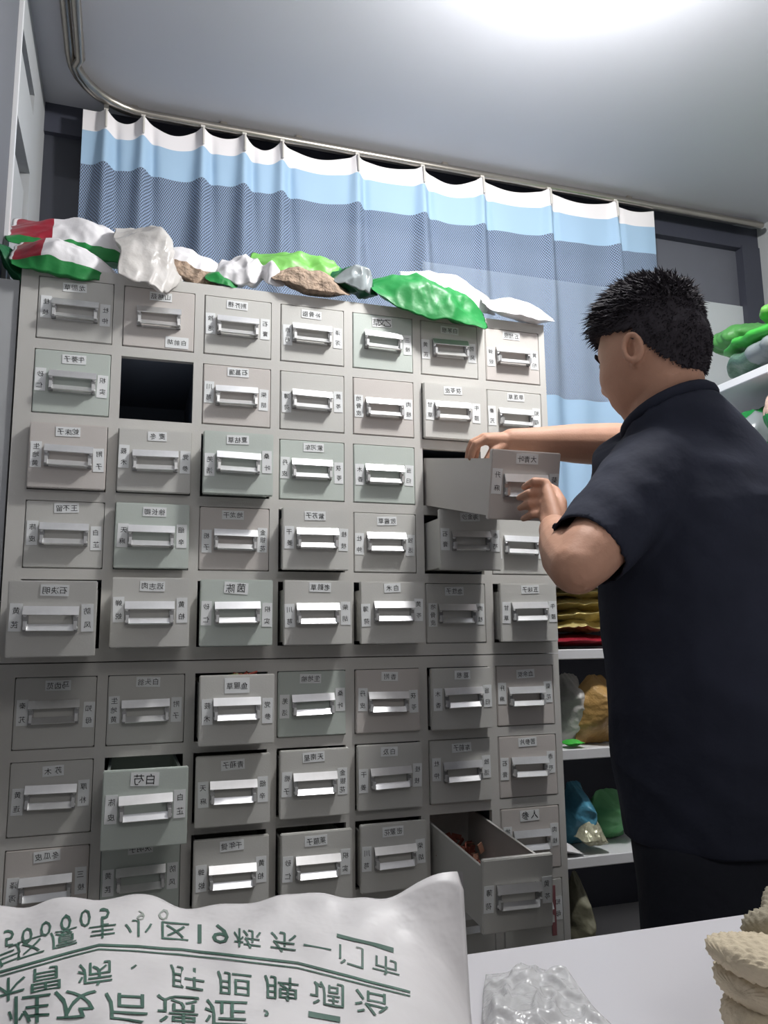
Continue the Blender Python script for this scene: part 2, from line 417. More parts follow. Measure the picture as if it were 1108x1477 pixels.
def place(o, px, Y, tilt=0., roll=0., yaw=0., fx=0., dz=0.):
    P = aty(px[0], px[1], Y)+Vector((0, 0, dz))
    mw = Matrix.Translation(P) @ Euler((math.radians(tilt), math.radians(roll), math.radians(yaw)), 'XYZ').to_matrix().to_4x4()
    drape(o, mw, fx); return o
GRN = plastic('green_film', (32, 128, 62)); DGRN = plastic('dark_green_film', (24, 92, 56)); LGRN = plastic('lime_film', (112, 176, 84))
BRT = plastic('bright_green_film', (70, 180, 70)); PALEG = plastic('pale_green_film', (184, 206, 164)); RED = plastic('red_print', (150, 36, 52), .35)
WHT = plastic('white_film', (224, 222, 224), .4); CLR = plastic('clear_film', (214, 210, 206), .22, .8, .5, 30); GREYF = plastic('grey_film', (150, 158, 160), .25, .85)
HERBB = mat('brown_herb', (150, 130, 112), .8, var=.4, vscale=70, bump=.8, bscale=90)
KRAFT = mat('kraft_film', (176, 140, 84), .45, var=.2, vscale=25, bump=.5, bscale=50)
def pouchmat(u, v, side):
    if side == 1 or v > 9: return 2
    if v < -.62: return 2
    if -.93 < u < -.42: return 1
    if -.42 <= u < -.39 or -.96 < u <= -.93: return 0
    return 0
G1 = 'herb bags lying on top of the cabinet'
b = pillow('herb_pouch', .30, .17, .07, 1, [WHT, RED, GRN], pouchmat, .32, (0, .25)); place(b, (120, 353), .12, 44, 4, 4)
tag(b, 'white and green herb pouch with a red band, upper of the two stacked at left', 'bag', G1)
b = pillow('herb_pouch', .195, .12, .065, 2, [WHT, RED, GRN], pouchmat, .26, (0, .5)); place(b, (93, 379), .02, 50, 6, 2)
tag(b, 'white and green herb pouch with a red band, lower one lying on the cabinet edge', 'bag', G1)
b = pillow('plastic_bag', .12, .06, .03, 3, [DGRN], None, .6, (0, .3)); place(b, (26, 390), .03, 20, 60, 0)
tag(b, 'small dark green bag hanging over the left end of the cabinet', 'bag', G1)
b = pillow('plastic_bag', .15, .25, .075, 4, [CLR], None, .75, (.1, .45)); place(b, (212, 374), .035, 42, 22, 26, fx=.5)
tag(b, 'crumpled clear bag drooping over the cabinet front beside the red banded pouches', 'bag', G1)
def herbmat(u, v, side): return 1 if (side == 1 and v > -.95) or v < -.45 else 0
b = pillow('herb_bag', .17, .13, .05, 5, [WHT, HERBB], herbmat, .35, (.2, .4)); place(b, (284, 388), .06, 48, 17, 0)
tag(b, 'white topped bag of brown herbs right of the crumpled clear bag', 'bag', G1)
b = pillow('plastic_bag', .07, .06, .022, 6, [GRN], None, .5); place(b, (320, 403), .02, 45, 10, 0)
tag(b, 'little flat green bag tucked between two white bags', 'bag', G1)
b = pillow('plastic_bag', .15, .10, .05, 7, [WHT], None, .8, (.0, .1), waist=(.3, .7)); place(b, (364, 395), .03, 48, 4, -8)
tag(b, 'knotted white plastic bag left of the lime green bag', 'bag', G1)
b = pillow('plastic_bag', .26, .13, .055, 8, [LGRN, GRN], lambda u, v, s: 1 if u > .55 else 0, .55, (.1, .4)); place(b, (440, 392), .12, 44, 6, 0)
tag(b, 'lime green bag lying behind the bag of pale brown herbs', 'bag', G1)
b = pillow('herb_bag', .185, .10, .05, 9, [HERBB, CLR], lambda u, v, s: 1 if v > .45 and s == 0 else 0, .35, (.2, .3)); place(b, (447, 409), .015, 42, 7, 0)
tag(b, 'clear bag of pale brown herbs at the front edge before the lime bag', 'bag', G1)
b = pillow('plastic_bag', .11, .11, .06, 10, [DGRN, GREYF], lambda u, v, s: 1 if v < -.1 and s == 0 and u < .6 else 0, .9, (.2, .2)); place(b, (512, 409), .025, 45, 8, 0)
tag(b, 'crumpled dark green and clear bag in the middle of the cabinet top', 'bag', G1)
b = pillow('plastic_bag', .285, .15, .07, 11, [GRN], None, .45, (.35, .2)); place(b, (617, 433), .005, 42, 10, -3, fx=.3)
tag(b, 'large glossy green bag hanging over the front edge under a white bag', 'bag', G1)
b = pillow('plastic_bag', .25, .13, .045, 12, [WHT, CLR], lambda u, v, s: 1 if u > .8 else 0, .35, (.8, 0)); place(b, (645, 418), .085, 48, 13, 0)
tag(b, 'pointed white bag resting on the large green bag', 'bag', G1)
b = pillow('paper_packet', .185, .11, .045, 13, [WHT], None, .22, (0, .6)); place(b, (749, 450), .015, 38, 6, 0)
tag(b, 'flat white packet at the right end of the cabinet top', 'packet', G1)

# ------------------------------------------------------------------ curtain and rail
rl = empty('curtain_rail', (-.55, .565, 2.585))
tag(rl, 'bent steel curtain rail fixed under the ceiling', 'curtain rail')
bm = bmesh.new()
pts = [(-.552, -.6, 2.585), (-.552, .2, 2.585), (-.552, .36, 2.585)]
for k in range(1, 8):
    a = k/8*PI/2; pts.append((-.552+.19*(1-math.cos(a)), .375+.19*math.sin(a), 2.585))
pts += [(-.36, .565, 2.585), (.3, .565, 2.585), (1.0, .565, 2.585), (1.78, .565, 2.585)]
for off in (0., .026):
    tube(bm, [Vector(p)+Vector((0, 0, -off*.6)) + (Vector((off, 0, 0)) if i < 3 else Vector((off*.4, -off, 0))) for i, p in enumerate(pts)], .0135 if off == 0 else .0115, 12)
o = from_bm('rail_tube', bm, M_RAIL, rl, -rl.location, smooth=True)
for q in [(97, 12), (101, 82), (194, 148), (322, 172), (430, 193), (640, 236), (905, 284)]:
    p = atz(q[0], q[1], 2.59); bm = bmesh.new(); box(bm, -.011, .011, -.016, .016, -.022, .0); bmesh.ops.bevel(bm, geom=list(bm.edges), offset=.003, segments=2, affect='EDGES')
    if q[1] > 130: p.y = .565; p.x = aty(q[0], q[1]+6, .565).x
    else: p.x = -.552
    from_bm('bracket', bm, M_RAIL, rl, Vector((p.x, p.y, 2.6))-rl.location)
bm = bmesh.new(); tube(bm, [(1.70, .565, 2.585), (1.785, .565, 2.585)], .016, 12)
o = from_bm('end_cap', bm, mat('end_cap_grey', (112, 112, 116), .5), rl, -rl.location, smooth=True); o['label'] = 'grey plastic end cap'
HOOKPX = [154, 207, 292, 351, 405, 512, 605, 690, 785, 880]
HX = [aty(x, 160+(x-150)*.162, .56).x for x in HOOKPX]
CUX0, CUX1 = -.528, 1.335
M_CW = mat('curtain_white', (232, 228, 230), .8); M_CB = mat('curtain_blue', (158, 187, 213), .8)
def mesh_fabric():
    m = bpy.data.materials.new('curtain_mesh'); m.use_nodes = True; nt = m.node_tree; b = nt.nodes['Principled BSDF']
    b.inputs['Base Color'].default_value = (*lin((140, 158, 184)), 1); b.inputs['Roughness'].default_value = .8
    tc = nt.nodes.new('ShaderNodeTexCoord'); mp = nt.nodes.new('ShaderNodeMapping'); mp.inputs['Scale'].default_value = (150, 150, 95)
    nt.links.new(tc.outputs['Object'], mp.inputs[0])
    sep = nt.nodes.new('ShaderNodeSeparateXYZ'); nt.links.new(mp.outputs[0], sep.inputs[0])
    def mth(op, a, b_=None, v=None):
        n = nt.nodes.new('ShaderNodeMath'); n.operation = op
        nt.links.new(a, n.inputs[0])
        if b_ is not None: nt.links.new(b_, n.inputs[1])
        if v is not None: n.inputs[1].default_value = v
        return n.outputs[0]
    sx = mth('SINE', mth('MULTIPLY', sep.outputs[0], v=2*PI)); sz = mth('SINE', mth('MULTIPLY', sep.outputs[2], v=2*PI))
    h = mth('GREATER_THAN', mth('MULTIPLY', sx, sz), v=.02)
    al = mth('SUBTRACT', mth('MULTIPLY', h, v=-.74), v=-.98)   # cloth, holes
    nt.links.new(al, b.inputs['Alpha'])
    return m
M_CM = mesh_fabric()
def cur_top(x):
    i = max([k for k in range(len(HX)) if HX[k] <= x], default=-1)
    if i < 0: return 2.556
    if i == len(HX)-1:
        return 2.556-.02*math.sin(min(1, (x-HX[i])/(CUX1-HX[i]))*PI)*.8
    t = (x-HX[i])/(HX[i+1]-HX[i]); return 2.556-(.024+.010*math.sin(i*2.3))*math.sin(PI*t)**1.3
def pleat(x, zz):
    k = (2.556-zz); s = 0
    w = .012+.035*min(1, k/.7)
    for h in HX:
        a = (x-h)/w
        s += -math.exp(-a*a)*(.018+.02*min(1, k/.4))
        a2 = (x-h-.028)/(w*.7); s += math.exp(-a2*a2)*.012*min(1, k/.1)
    s += .012*math.sin(x*21+k)*min(1, k)+.008*math.sin(x*47+2*k)*min(1, k/.5)+.006*noise.noise(Vector((x*6, zz*2, 0)))
    return s
bm = bmesh.new(); NX = 420
zl = [0, .01, .02, .03, .045, .06, .062, .08, .1, .12, .14, .16, .162]+[.162+(.708-.162)*k/22 for k in range(1, 23)]+[.710]+[.710+(1.75-.710)*k/24 for k in range(1, 25)]
grid = []
for i in range(NX+1):
    x = CUX0+(CUX1-CUX0)*i/NX; tp = cur_top(x); col = []
    for d in zl:
        z = 2.556-d-(2.556-tp)*max(0, 1-d/.1)**1.2-.012*(2.556-tp)/.036*min(1, d/.1)*max(0, 1-d/1.2); edge = 0
        col.append(bm.verts.new((x+edge*0, .548+pleat(x, z), z)))
    grid.append(col)
for i in range(NX):
    for j in range(len(zl)-1):
        f = bm.faces.new((grid[i][j], grid[i][j+1], grid[i+1][j+1], grid[i+1][j]))
        d = zl[j]; f.material_index = 0 if d < .0595 else 1 if d < .1595 else 2 if d < .7075 else 1
ct = from_bm('curtain', bm, [M_CW, M_CB, M_CM], None, smooth=True)
tag(ct, 'pale blue hospital curtain with white top band and blue mesh section', 'curtain')
for h in HX:
    bm = bmesh.new(); y = .548+pleat(h, 2.53)
    tube(bm, [(h, .562, 2.572), (h, .545, 2.563), (h+.001, y-.006, 2.55), (h+.002, y-.007, 2.50)], .0032, 8)
    box(bm, h-.006, h+.006, .53, .56, 2.556, 2.574)
    o = from_bm('hook', bm, mat('hook_plastic', (200, 196, 190), .4), ct, smooth=False); o['label'] = 'pale curtain hook and runner'

# ------------------------------------------------------------------ shelf units behind the person and along the right wall
def shelf_unit(name, x0, x1, y0, y1, boards, label, sides=True, front='y'):
    r = empty(name, ((x0+x1)/2, (y0+y1)/2, 0)); tag(r, label, 'shelf'); off = -r.location
    for z in boards:
        bm = bmesh.new(); box(bm, x0+.012, x1-.012, y0, y1, z-.024, z); bmesh.ops.bevel(bm, geom=list(bm.edges), offset=.002, segments=1, affect='EDGES')
        from_bm('shelf_board', bm, M_WHITE, r, off)
    for (a, bb) in ((x0, x0+.012), (x1-.012, x1)) if front == 'y' else ():
        bm = bmesh.new(); box(bm, a, bb, y0+.01, y1, .02, boards[-1]); from_bm('side_panel', bm, M_DARK, r, off)
    if front == 'x':
        for (a, bb) in ((y0, y0+.03), (y1-.03, y1)):
            for xx in (x0+.013, x1-.043):
                bm = bmesh.new(); box(bm, xx, xx+.03, a, bb, .02, boards[-1]-.0); from_bm('post', bm, M_DARK, r, off)
    bm = bmesh.new()
    if front == 'y': box(bm, x0+.012, x1-.012, y1-.006, y1, .02, boards[-1]-.03)
    else: box(bm, x1-.012, x1, y0, y1, .02, boards[-1]-.03)
    from_bm('back_panel', bm, M_DARK, r, off)
    return r
SB = [.345, .592, .834, 1.066, 1.24]
shelf_unit('shelf_unit', .585, 1.20, .10, .48, SB, 'white boarded shelf unit between the drawer cabinet and the person')
RB = [.345, .592, .834, 1.066, 1.32, 1.577, 1.818]
shelf_unit('storage_rack', 1.25, 1.78, -.62, .52, RB, 'tall white boarded rack along the right wall stacked with green bags', front='x')

def upbag(name, px0, px1, Y, depth, seed, mats, label, fm=None, tz=(.0, .3), crump=.35, cat='bag', group=None, base=None):
    """an upright bag: pillow stood on its end, spanning two pixel corners at depth Y"""
    a, c = aty(px0[0], px0[1], Y), aty(px1[0], px1[1], Y)
    w, h = abs(c.x-a.x), abs(a.z-c.z)
    if base is not None: h = max(a.z, c.z)-base
    o = pillow(name, h, w, depth, seed, mats, fm, crump, tz)
    zc = (max(a.z, c.z)+min(a.z, c.z))/2 if base is None else base+h/2
    mw = Matrix.Translation((( a.x+c.x)/2, Y, zc)) @ Matrix.Rotation(-PI/2, 4, 'Y') @ Matrix.Rotation(PI/2, 4, 'X')
    drape(o, mw); return tag(o, label, cat, group)
G2 = 'bags on the shelf unit behind the person'
GOLD = mat('gold_foil', (226, 210, 146), .3, metal=.45, bump=.6, bscale=40, var=.2, vscale=14)
for k, (pz, hh, lab) in enumerate([(905, .028, 'gold foil pack at the bottom of the stack on the red packet'), (893, .028, 'gold foil pack in the middle of its stack on the shelf'), (879, .028, 'gold foil pack second from the top of its stack'), (866, .028, 'shiny gold foil pack lying topmost on its stack')]):
    b = pillow('foil_pack', .27, .2, .032, 20+k, [GOLD], None, .7); P = aty(840, pz, .22)
    drape(b, Matrix.Translation((.735+.01*(k % 2), .22, 1.118+.0285*k)) @ Euler((0, 0, random.uniform(-.1, .1))).to_matrix().to_4x4()); tag(b, lab, 'packet', 'gold foil packs')
b = pillow('red_packet', .27, .22, .03, 25, [RED], None, .3); drape(b, Matrix.Translation((.73, .215, 1.084))); tag(b, 'flat red packet under the gold foil packs', 'packet', G2)
upbag('plastic_bag', (800, 972), (842, 1074), .20, .10, 26, [mat('white_film_b', (206, 204, 200), .4, bump=.5, bscale=40)], 'upright white bag beside the tan bag on the second shelf', None, (.0, .35), base=.836, group=G2)
upbag('plastic_bag', (826, 974), (892, 1074), .155, .10, 27, [KRAFT], 'upright tan bag right of the white bag on the shelf', None, (.0, .5), base=.836, group=G2)
b = pillow('plastic_bag', .05, .05, .016, 28, [BRT], None, .4); drape(b, Matrix.Translation((.665, .125, .845))); tag(b, 'scrap of bright green bag at the foot of the white and tan bags', 'bag', G2)
upbag('plastic_bag', (808, 1128), (852, 1230), .20, .12, 29, [mat('blue_film', (84, 150, 176), .3, bump=.5, bscale=40)], 'blue plastic bag leaning on the lowest lit shelf', None, (.0, .5), base=.595, group=G2)
upbag('plastic_bag', (848, 1140), (905, 1230), .22, .12, 30, [plastic('sea_green_film', (110, 178, 120))], 'light green bag right of the blue bag', None, (.1, .3), base=.595, group=G2)
b = pillow('plastic_bag', .07, .06, .05, 31, [mat('silver_film', (206, 204, 176), .2, metal=.3, bump=.8, bscale=60)], None, .8); drape(b, Matrix.Translation((.708, .13, .617))); tag(b, 'crumpled silvery bag in front of the blue and green bags', 'bag', G2)
b = pillow('paper_packet', .08, .08, .02, 32, [WHT], None, .3); drape(b, Matrix.Translation((.635, .14, .606)) @ Matrix.Rotation(.2, 4, 'Y')); tag(b, 'white packet under the blue bag', 'packet', G2)
upbag('plastic_bag', (812, 1258), (848, 1345), .16, .10, 33, [mat('olive_sack', (126, 124, 104), .6, bump=.3, bscale=40)], 'olive grey sack on the bottom shelf', None, (.0, .6), base=.347, group=G2)

G3 = 'bags on the right wall rack'
def rackbag(name, L, D, H, seed, mats, loc, rot, label, fm=None, crump=.4, tp=(0, 0)):
    b = pillow(name, L, D, H, seed, mats, fm, crump*.7, tp, flat=.35, rnd_c=.22); drape(b, Matrix.Translation(loc) @ Euler([math.radians(a) for a in rot]).to_matrix().to_4x4()); return tag(b, label, 'bag', G3)
rackbag('plastic_bag', .50, .42, .085, 41, [GREYF, mat('dim_green', (96, 128, 110), .3, bump=.5)], (1.45, .02, 1.868), (0, 0, 86), 'grey translucent bag bottommost on the top rack board', lambda u, v, s: 1 if u > .3 else 0)
rackbag('plastic_bag', .48, .42, .055, 42, [BRT], (1.45, .03, 1.925), (-4, -2, 88), 'bright green flat bag in the middle of the rack top pile')
rackbag('plastic_bag', .34, .42, .075, 43, [PALEG, LGRN], (1.46, -.05, 1.985), (-6, 0, 94), 'pale green and white bag topmost on the rack pile', lambda u, v, s: 1 if (u+v) > .1 else 0)
rackbag('plastic_bag', .20, .34, .09, 44, [plastic('mid_green_film', (84, 150, 80))], (1.49, .27, 1.985), (0, 0, 86), 'mid green bag at the far end of the rack top pile')
rackbag('plastic_bag', .16, .17, .13, 45, [GRN, GREYF], (1.345, .17, 1.645), (10, 12, 70), 'crumpled green bag on the second rack board', lambda u, v, s: 1 if abs(u) > .72 else 0, .7)
rackbag('herb_bag', .17, .20, .17, 46, [mat('pink_herb', (196, 164, 150), .7, var=.35, vscale=60, bump=.8, bscale=80), GRN], (1.345, .0, 1.668), (0, 0, 86), 'bag of pinkish herbs with green base on the second rack board', lambda u, v, s: 1 if s == 1 else 0, .4)
rackbag('plastic_bag', .22, .22, .14, 47, [GREYF], (1.42, -.28, 1.65), (0, 0, 90), 'grey clear bag nearest the room on the second rack board', None, .5)

# ------------------------------------------------------------------ table and what lies on it
ZT = .85
tb = empty('table', (.25, -1.5, 0)); tag(tb, 'white topped table in front of the drawer cabinet', 'table')
bm = bmesh.new(); box(bm, XL+.02, 1.2, -2.1, -.979, ZT-.03, ZT); bmesh.ops.bevel(bm, geom=list(bm.edges), offset=.003, segments=2, affect='EDGES')
from_bm('table_top', bm, M_TABLE, tb, -tb.location)
for x in (XL+.06, 1.14):
    for y in (-2.04, -1.04):
        bm = bmesh.new(); box(bm, x-.025, x+.025, y-.025, y+.025, 0, ZT-.03); from_bm('leg', bm, M_WHITE, tb, -tb.location)
# woven sack, printed
def far_y(x): return -1.005-.272*(x+.433)
def right_x(y): return -.139+(y+1.085)*.31
SX0, SY1 = -.60, -1.50
def sack_z(x, y):
    e = max(0, far_y(x)-y); er = max(0, right_x(y)-x)
    z = .922+.012*math.exp(-(e/.02)**2)*(.55+.6*noise.noise(Vector((x*24, 3, 0))))
    z += .006*noise.noise(Vector((x*14, y*14, 1)))+.0035*noise.noise(Vector((x*40, y*30, 7)))
    z += .010*math.exp(-((x+.37)/.05)**2)*min(1, e/.03)
    z -= .045*math.exp(-er/.02)*(min(1, e/.03))
    z -= .02*math.exp(-er/.05)*min(1, e/.05)
    z += .010*math.exp(-(er/.05)**2)*math.exp(-(e/.03)**2)
    return z
bm = bmesh.new(); NS, NT = 130, 90; T1, B1 = [], []
for i in range(NS+1):
    r1, r2 = [], []
    for j in range(NT+1):
        t = j/NT
        s = (i/NS)
        # x runs to the slanted right edge
        y0 = far_y(SX0+(-.139-SX0)*s); y = y0+(SY1-y0)*t
        x = SX0+(right_x(min(y, -1.05))-SX0)*s
        y += .004*noise.noise(Vector((x*30, 0, 5)))*max(0, 1-t*12)
        z = sack_z(x, y)
        r1.append(bm.verts.new((x, y, z)))
        ed = i in (0, NS) or j in (0, NT)
        low = max(.852, z-.075*min(1, min(i, NS-i)/6)*min(1, min(j, NT-j)/6))
        r2.append(r1[-1] if ed else bm.verts.new((x, y, low)))
    T1.append(r1); B1.append(r2)
for i in range(NS):
    for j in range(NT):
        bm.faces.new((T1[i][j], T1[i][j+1], T1[i+1][j+1], T1[i+1][j])); bm.faces.new((B1[i][j], B1[i+1][j], B1[i+1][j+1], B1[i][j+1]))
sv = list(bm.verts)
ZP = .925
def on_sack(px, py):
    p = atz(px, py, ZP)
    for _ in range(3): p = atz(px, py, sack_z(p.x, p.y))
    return bm.verts.new((p.x, p.y, sack_z(p.x, p.y)+.0005))
def put(ch, cx, cy, w, h, slope=0., mi=1):
    vs, fs = glyph(ch)
    if not len(vs): return
    V = [on_sack(cx+v[0]*w, cy+v[1]*h+slope*v[0]*w) for v in vs]
    for f in fs:
        try: bm.faces.new([V[j] for j in f]).material_index = mi
        except ValueError: pass
def line(text, pts, w, h, mi=1):
    for k, (ch, p) in enumerate(zip(text, pts)):
        a, c = pts[max(k-1, 0)], pts[min(k+1, len(pts)-1)]
        put(ch, p[0], p[1], w, h, (c[1]-a[1])/max(1, c[0]-a[0]), mi)
line('5000058', [(13, 1354), (39, 1351), (66, 1340), (95, 1331), (123, 1325), (151, 1323)], 26, 24)
put('0', 236, 1319, 24, 18, -.05, 2); put('9', 203, 1320, 20, 12, -.05, 2)
line('与区厦丰小区', [(11, 1380), (45, 1367), (92, 1354), (148, 1341), (200, 1339), (253, 1344)], 40, 26)
line('19栋东一门市', [(288, 1348), (318, 1348), (357, 1355), (409, 1361), (458, 1368), (507, 1381), (557, 1394)], 40, 27)
line('木胃病、肝胆脾调治', [(12, 1428), (66, 1413), (137, 1406), (193, 1396), (270, 1411), (338, 1420), (406, 1427), (472, 1435), (536, 1448)], 50, 34)
line('性及后遗症，', [(42, 1457), (109, 1449), (182, 1455), (257, 1457), (326, 1464), (384, 1462)], 62, 42)
def stripe(pts, w, mi=1):
    P = []
    for a, c in zip(pts, pts[1:]):
        n = 14
        for k in range(n): P.append((a[0]+(c[0]-a[0])*k/n, a[1]+(c[1]-a[1])*k/n))
    P.append(pts[-1])
    A = [(on_sack(x, y-w/2), on_sack(x, y+w/2)) for x, y in P]
    for p, q in zip(A, A[1:]): bm.faces.new((p[0], p[1], q[1], q[0])).material_index = mi
stripe([(-30, 1412), (0, 1403), (100, 1375), (143, 1364), (200, 1366), (310, 1376), (430, 1390), (592, 1432)], 3.4)
stripe([(-30, 1418), (0, 1409), (100, 1381), (143, 1370), (200, 1373), (310, 1383), (430, 1397), (592, 1438)], 1.8)
stripe([(486, 1350), (520, 1359), (568, 1373)], 5)
stripe([(445, 1464), (491, 1472)], 8)
M_SACK = mat('woven_sack', (222, 219, 219), .42, spec=.35, bump=.25, bscale=35, var=.03, vscale=12)
sk = from_bm('woven_sack', bm, [M_SACK, mat('green_print', (62, 98, 84), .5, var=.25, vscale=40), mat('faded_print', (150, 158, 150), .5)], None, recalc=False)
me = sk.data
for p in me.polygons: p.use_smooth = p.material_index == 0
tag(sk, 'white woven plastic sack with green printed characters lying on the table', 'sack')
# clear film bag beside it
def film():
    bm = bmesh.new(); N = 60; G = []
    A, B, Cc, Dd = atz(702, 1388, .862), atz(815, 1385, .862), atz(930, 1520, .856), atz(690, 1540, .856)
    for i in range(N+1):
        row = []
        for j in range(N+1):
            u, v = i/N, j/N
            p = A.lerp(B, u).lerp(Dd.lerp(Cc, u), v)
            e = min(1, min(u, 1-u, v, 1-v)*9+.1)
            q = Vector((p.x*30, p.y*30, 2))
            h = .005*e*(1+noise.noise(q*.7)*.9)+max(0, .22-abs(noise.noise(q*1.6)))*.020*e
            h += .007*math.exp(-((u-.42)/.14)**2-((v-.16)/.16)**2)
            h += .002*noise.noise(q*4)*e
            row.append(bm.verts.new((p.x+.004*noise.noise(q*.8), p.y+.004*noise.noise(q*.8+Vector((7, 0, 0))), .853+max(.001, h))))
        G.append(row)
    for i in range(N):
        for j in range(N): bm.faces.new((G[i][j], G[i][j+1], G[i+1][j+1], G[i+1][j]))
    o = from_bm('plastic_bag', bm, plastic('clear_wrap', (222, 222, 222), .2, .5, .5, 60), smooth=True)
    md = o.modifiers.new('s', 'SOLIDIFY'); md.thickness = .0006
    return o
tag(film(), 'crinkled clear plastic bag beside the printed sack on the table', 'bag')
# waffle towel folded in rolls
M_TOWEL = mat('beige_waffle', (206, 192, 166), .9, bump=.25, bscale=200, var=.06, vscale=30)
def towel():
    bm = bmesh.new(); L = atz(1026, 1440, .87)
    specs = []
    def fold(cx, cy, cz, lx, ly, h, yaw, seed, mi=0):
        nu, nv = 150, 90
        M = Matrix.Translation((cx, cy, cz)) @ Matrix.Rotation(yaw, 4, 'Z')
        G = []
        for i in range(nu+1):
            row = []
            for j in range(nv):
                u = -1+2*i/nu; a = 2*PI*j/nv
                e = max(0, 1-abs(u)**8)**.45*(.8+.2*math.cos(u*3+seed))
                ca, sa = math.cos(a), math.sin(a)
                y = ly/2*math.copysign(abs(ca)**.8, ca)*e; z = h/2*math.copysign(abs(sa)**.75, sa)*e
                x = u*lx/2
                q = Vector((x*30, y*30, z*20+seed))
                k = 1+.22*noise.noise(q*.8)
                y *= k; z *= k
                # waffle knit dots
                dt = .0016*max(0, math.sin(x*2*PI/.0075)*math.sin((a*.5*(ly+h)*.5)*2*PI/.0075))
                n = Vector((0, ca, sa))
                row.append(bm.verts.new(M @ (Vector((x, y, z))+n*dt)))
            G.append(row)
        for i in range(nu):
            for j in range(nv):
                bm.faces.new((G[i][j], G[i][(j+1) % nv], G[i+1][(j+1) % nv], G[i+1][j])).material_index = mi
        bm.faces.new(list(reversed(G[0]))).material_index = mi; bm.faces.new(G[-1]).material_index = mi
    p1 = atz(1115, 1468, .868); fold(p1.x+.035, p1.y-.012, .868, .13, .10, .034, .35, 1)
    p2 = atz(1110, 1415, .886); fold(p2.x+.03, p2.y-.005, .886, .12, .08, .026, .05, 2)
    p3 = atz(1108, 1385, .900); fold(p3.x+.03, p3.y+.0, .903, .12, .07, .018, .0, 3)
    p4 = atz(1100, 1345, .905); fold(p4.x+.035, p4.y+.012, .905, .10, .05, .040, .5, 4, 1)
    bmesh.ops.recalc_face_normals(bm, faces=bm.faces)
    return from_bm('towel', bm, [M_TOWEL, mat('grey_beige_cloth', (156, 148, 128), .9, bump=.3, bscale=120)], smooth=True)
tag(towel(), 'bundled beige waffle cloth at the right end of the table', 'towel')

# ------------------------------------------------------------------ the person
pr = empty('person', (.517, -.562, 0))
tag(pr, 'person in a dark navy t-shirt, head bowed, reaching into a pulled out drawer', 'person')
SL = atd(942, 690, 1.20); SR = atd(1022, 664, 1.40)
EL = atd(832, 818, 1.06); WL = atd(800, 764, 1.285)
ER = atd(935, 643, 1.60); WR = atd(738, 637, 1.555)
AX = (SR-SL); ANG = math.atan2(AX.y, AX.x)
def Cc(px, py, t): return atd(px, py, t)
c_ch = (SL+SR)/2
def ringc(px, py, t, a, b): return (tuple(atd(px, py, t)), a, b, ANG)
zc = c_ch.z
base = Vector((.517, -.562, 0))
def tors(infl):
    R = []
    for (dx, dy, z, a, b) in [(.0, .0, .80, .175, .125), (.0, .0, .88, .178, .135), (.0, -.005, .98, .184, .142), (.0, -.005, 1.08, .186, .142), (.0, -.0, 1.18, .186, .140), (.0, .005, 1.27, .188, .135), (-.005, .01, 1.345, .172, .118), (-.02, .01, 1.395, .120, .090), (-.03, .005, 1.415, .08, .065)]:
        R.append(((base.x+dx, base.y+dy, z), a+infl, b+infl, ANG))
    return R
HC = atd(942, 514, 1.30)                     # head centre
HM4 = Matrix.Translation(HC) @ Matrix.Rotation(math.radians(17), 4, 'Z') @ Matrix.Rotation(math.radians(-9), 4, 'X')
def head_pt(th, ph):
    """unit direction -> local head surface (x right, y forward, z up)"""
    d = Vector((math.cos(ph)*math.cos(th), math.cos(ph)*math.sin(th), math.sin(ph)))
    x, y, z = d.x*.076, d.y*.091, d.z*.118
    t = max(0, -d.z)
    x *= 1-.28*t*t
    if d.y > 0:
        y += .010*t*d.y
        x *= 1-.10*d.y*t
    else: y *= 1-.32*t
    if z < -.085: z = -.085+(z+.085)*.7 if d.y < .2 else z-.006*d.y
    def g(cx, cz, sx, sz): return math.exp(-((x-cx)/sx)**2-((z-cz)/sz)**2) if d.y > .2 else 0
    y += .018*g(0, -.018, .013, .018)+.010*g(0, .005, .010, .022)             # nose
    y += .006*g(0, .030, .05, .010)                                             # brow
    y -= .007*g(.031, .012, .016, .011)+.007*g(-.031, .012, .016, .011)         # eye sockets
    y += .006*g(.038, -.022, .02, .02)+.006*g(-.038, -.022, .02, .02)           # cheeks
    y += .007*g(0, -.052, .022, .006)+.007*g(0, -.065, .019, .006)-.003*g(0, -.0585, .024, .0025)   # lips
    y += .009*g(0, -.092, .022, .014)                                           # chin
    return Vector((x, y, z))
def head_grid(bm, M, nu=56, nv=40):
    G = []
    for j in range(nv+1):
        ph = -PI/2+PI*(j+.001)/(nv+.002)
        G.append([bm.verts.new(M @ head_pt(2*PI*i/nu, ph)) for i in range(nu)])
    for j in range(nv):
        for i in range(nu): bm.faces.new((G[j][i], G[j][(i+1) % nu], G[j+1][(i+1) % nu], G[j+1][i]))
    bm.faces.new(list(reversed(G[0]))); bm.faces.new(G[-1])
def ear(bm, s):
    for k in range(1):
        pts = []
        for i in range(15):
            a = -.5*PI+1.75*PI*i/14
            pts.append(HM4 @ Vector((s*(.0800-.005*math.cos(a)), -.020+.0125*math.cos(a)*-1, -.012+.023*math.sin(a))))
        tube(bm, pts, .0050, 8)
        tube(bm, [HM4 @ Vector((s*.0745, -.022, -.002)), HM4 @ Vector((s*.0755, -.022, -.022)), HM4 @ Vector((s*.074, -.012, -.036))], [.0042, .0042, .005], 8)
def finger(bm, pts, r): tube(bm, pts, r, 10)
bm = bmesh.new()
loft(bm, tors(-.012))
fwd0 = Vector((-math.sin(ANG), math.cos(ANG), 0)); rt0 = Vector((math.cos(ANG), math.sin(ANG), 0))
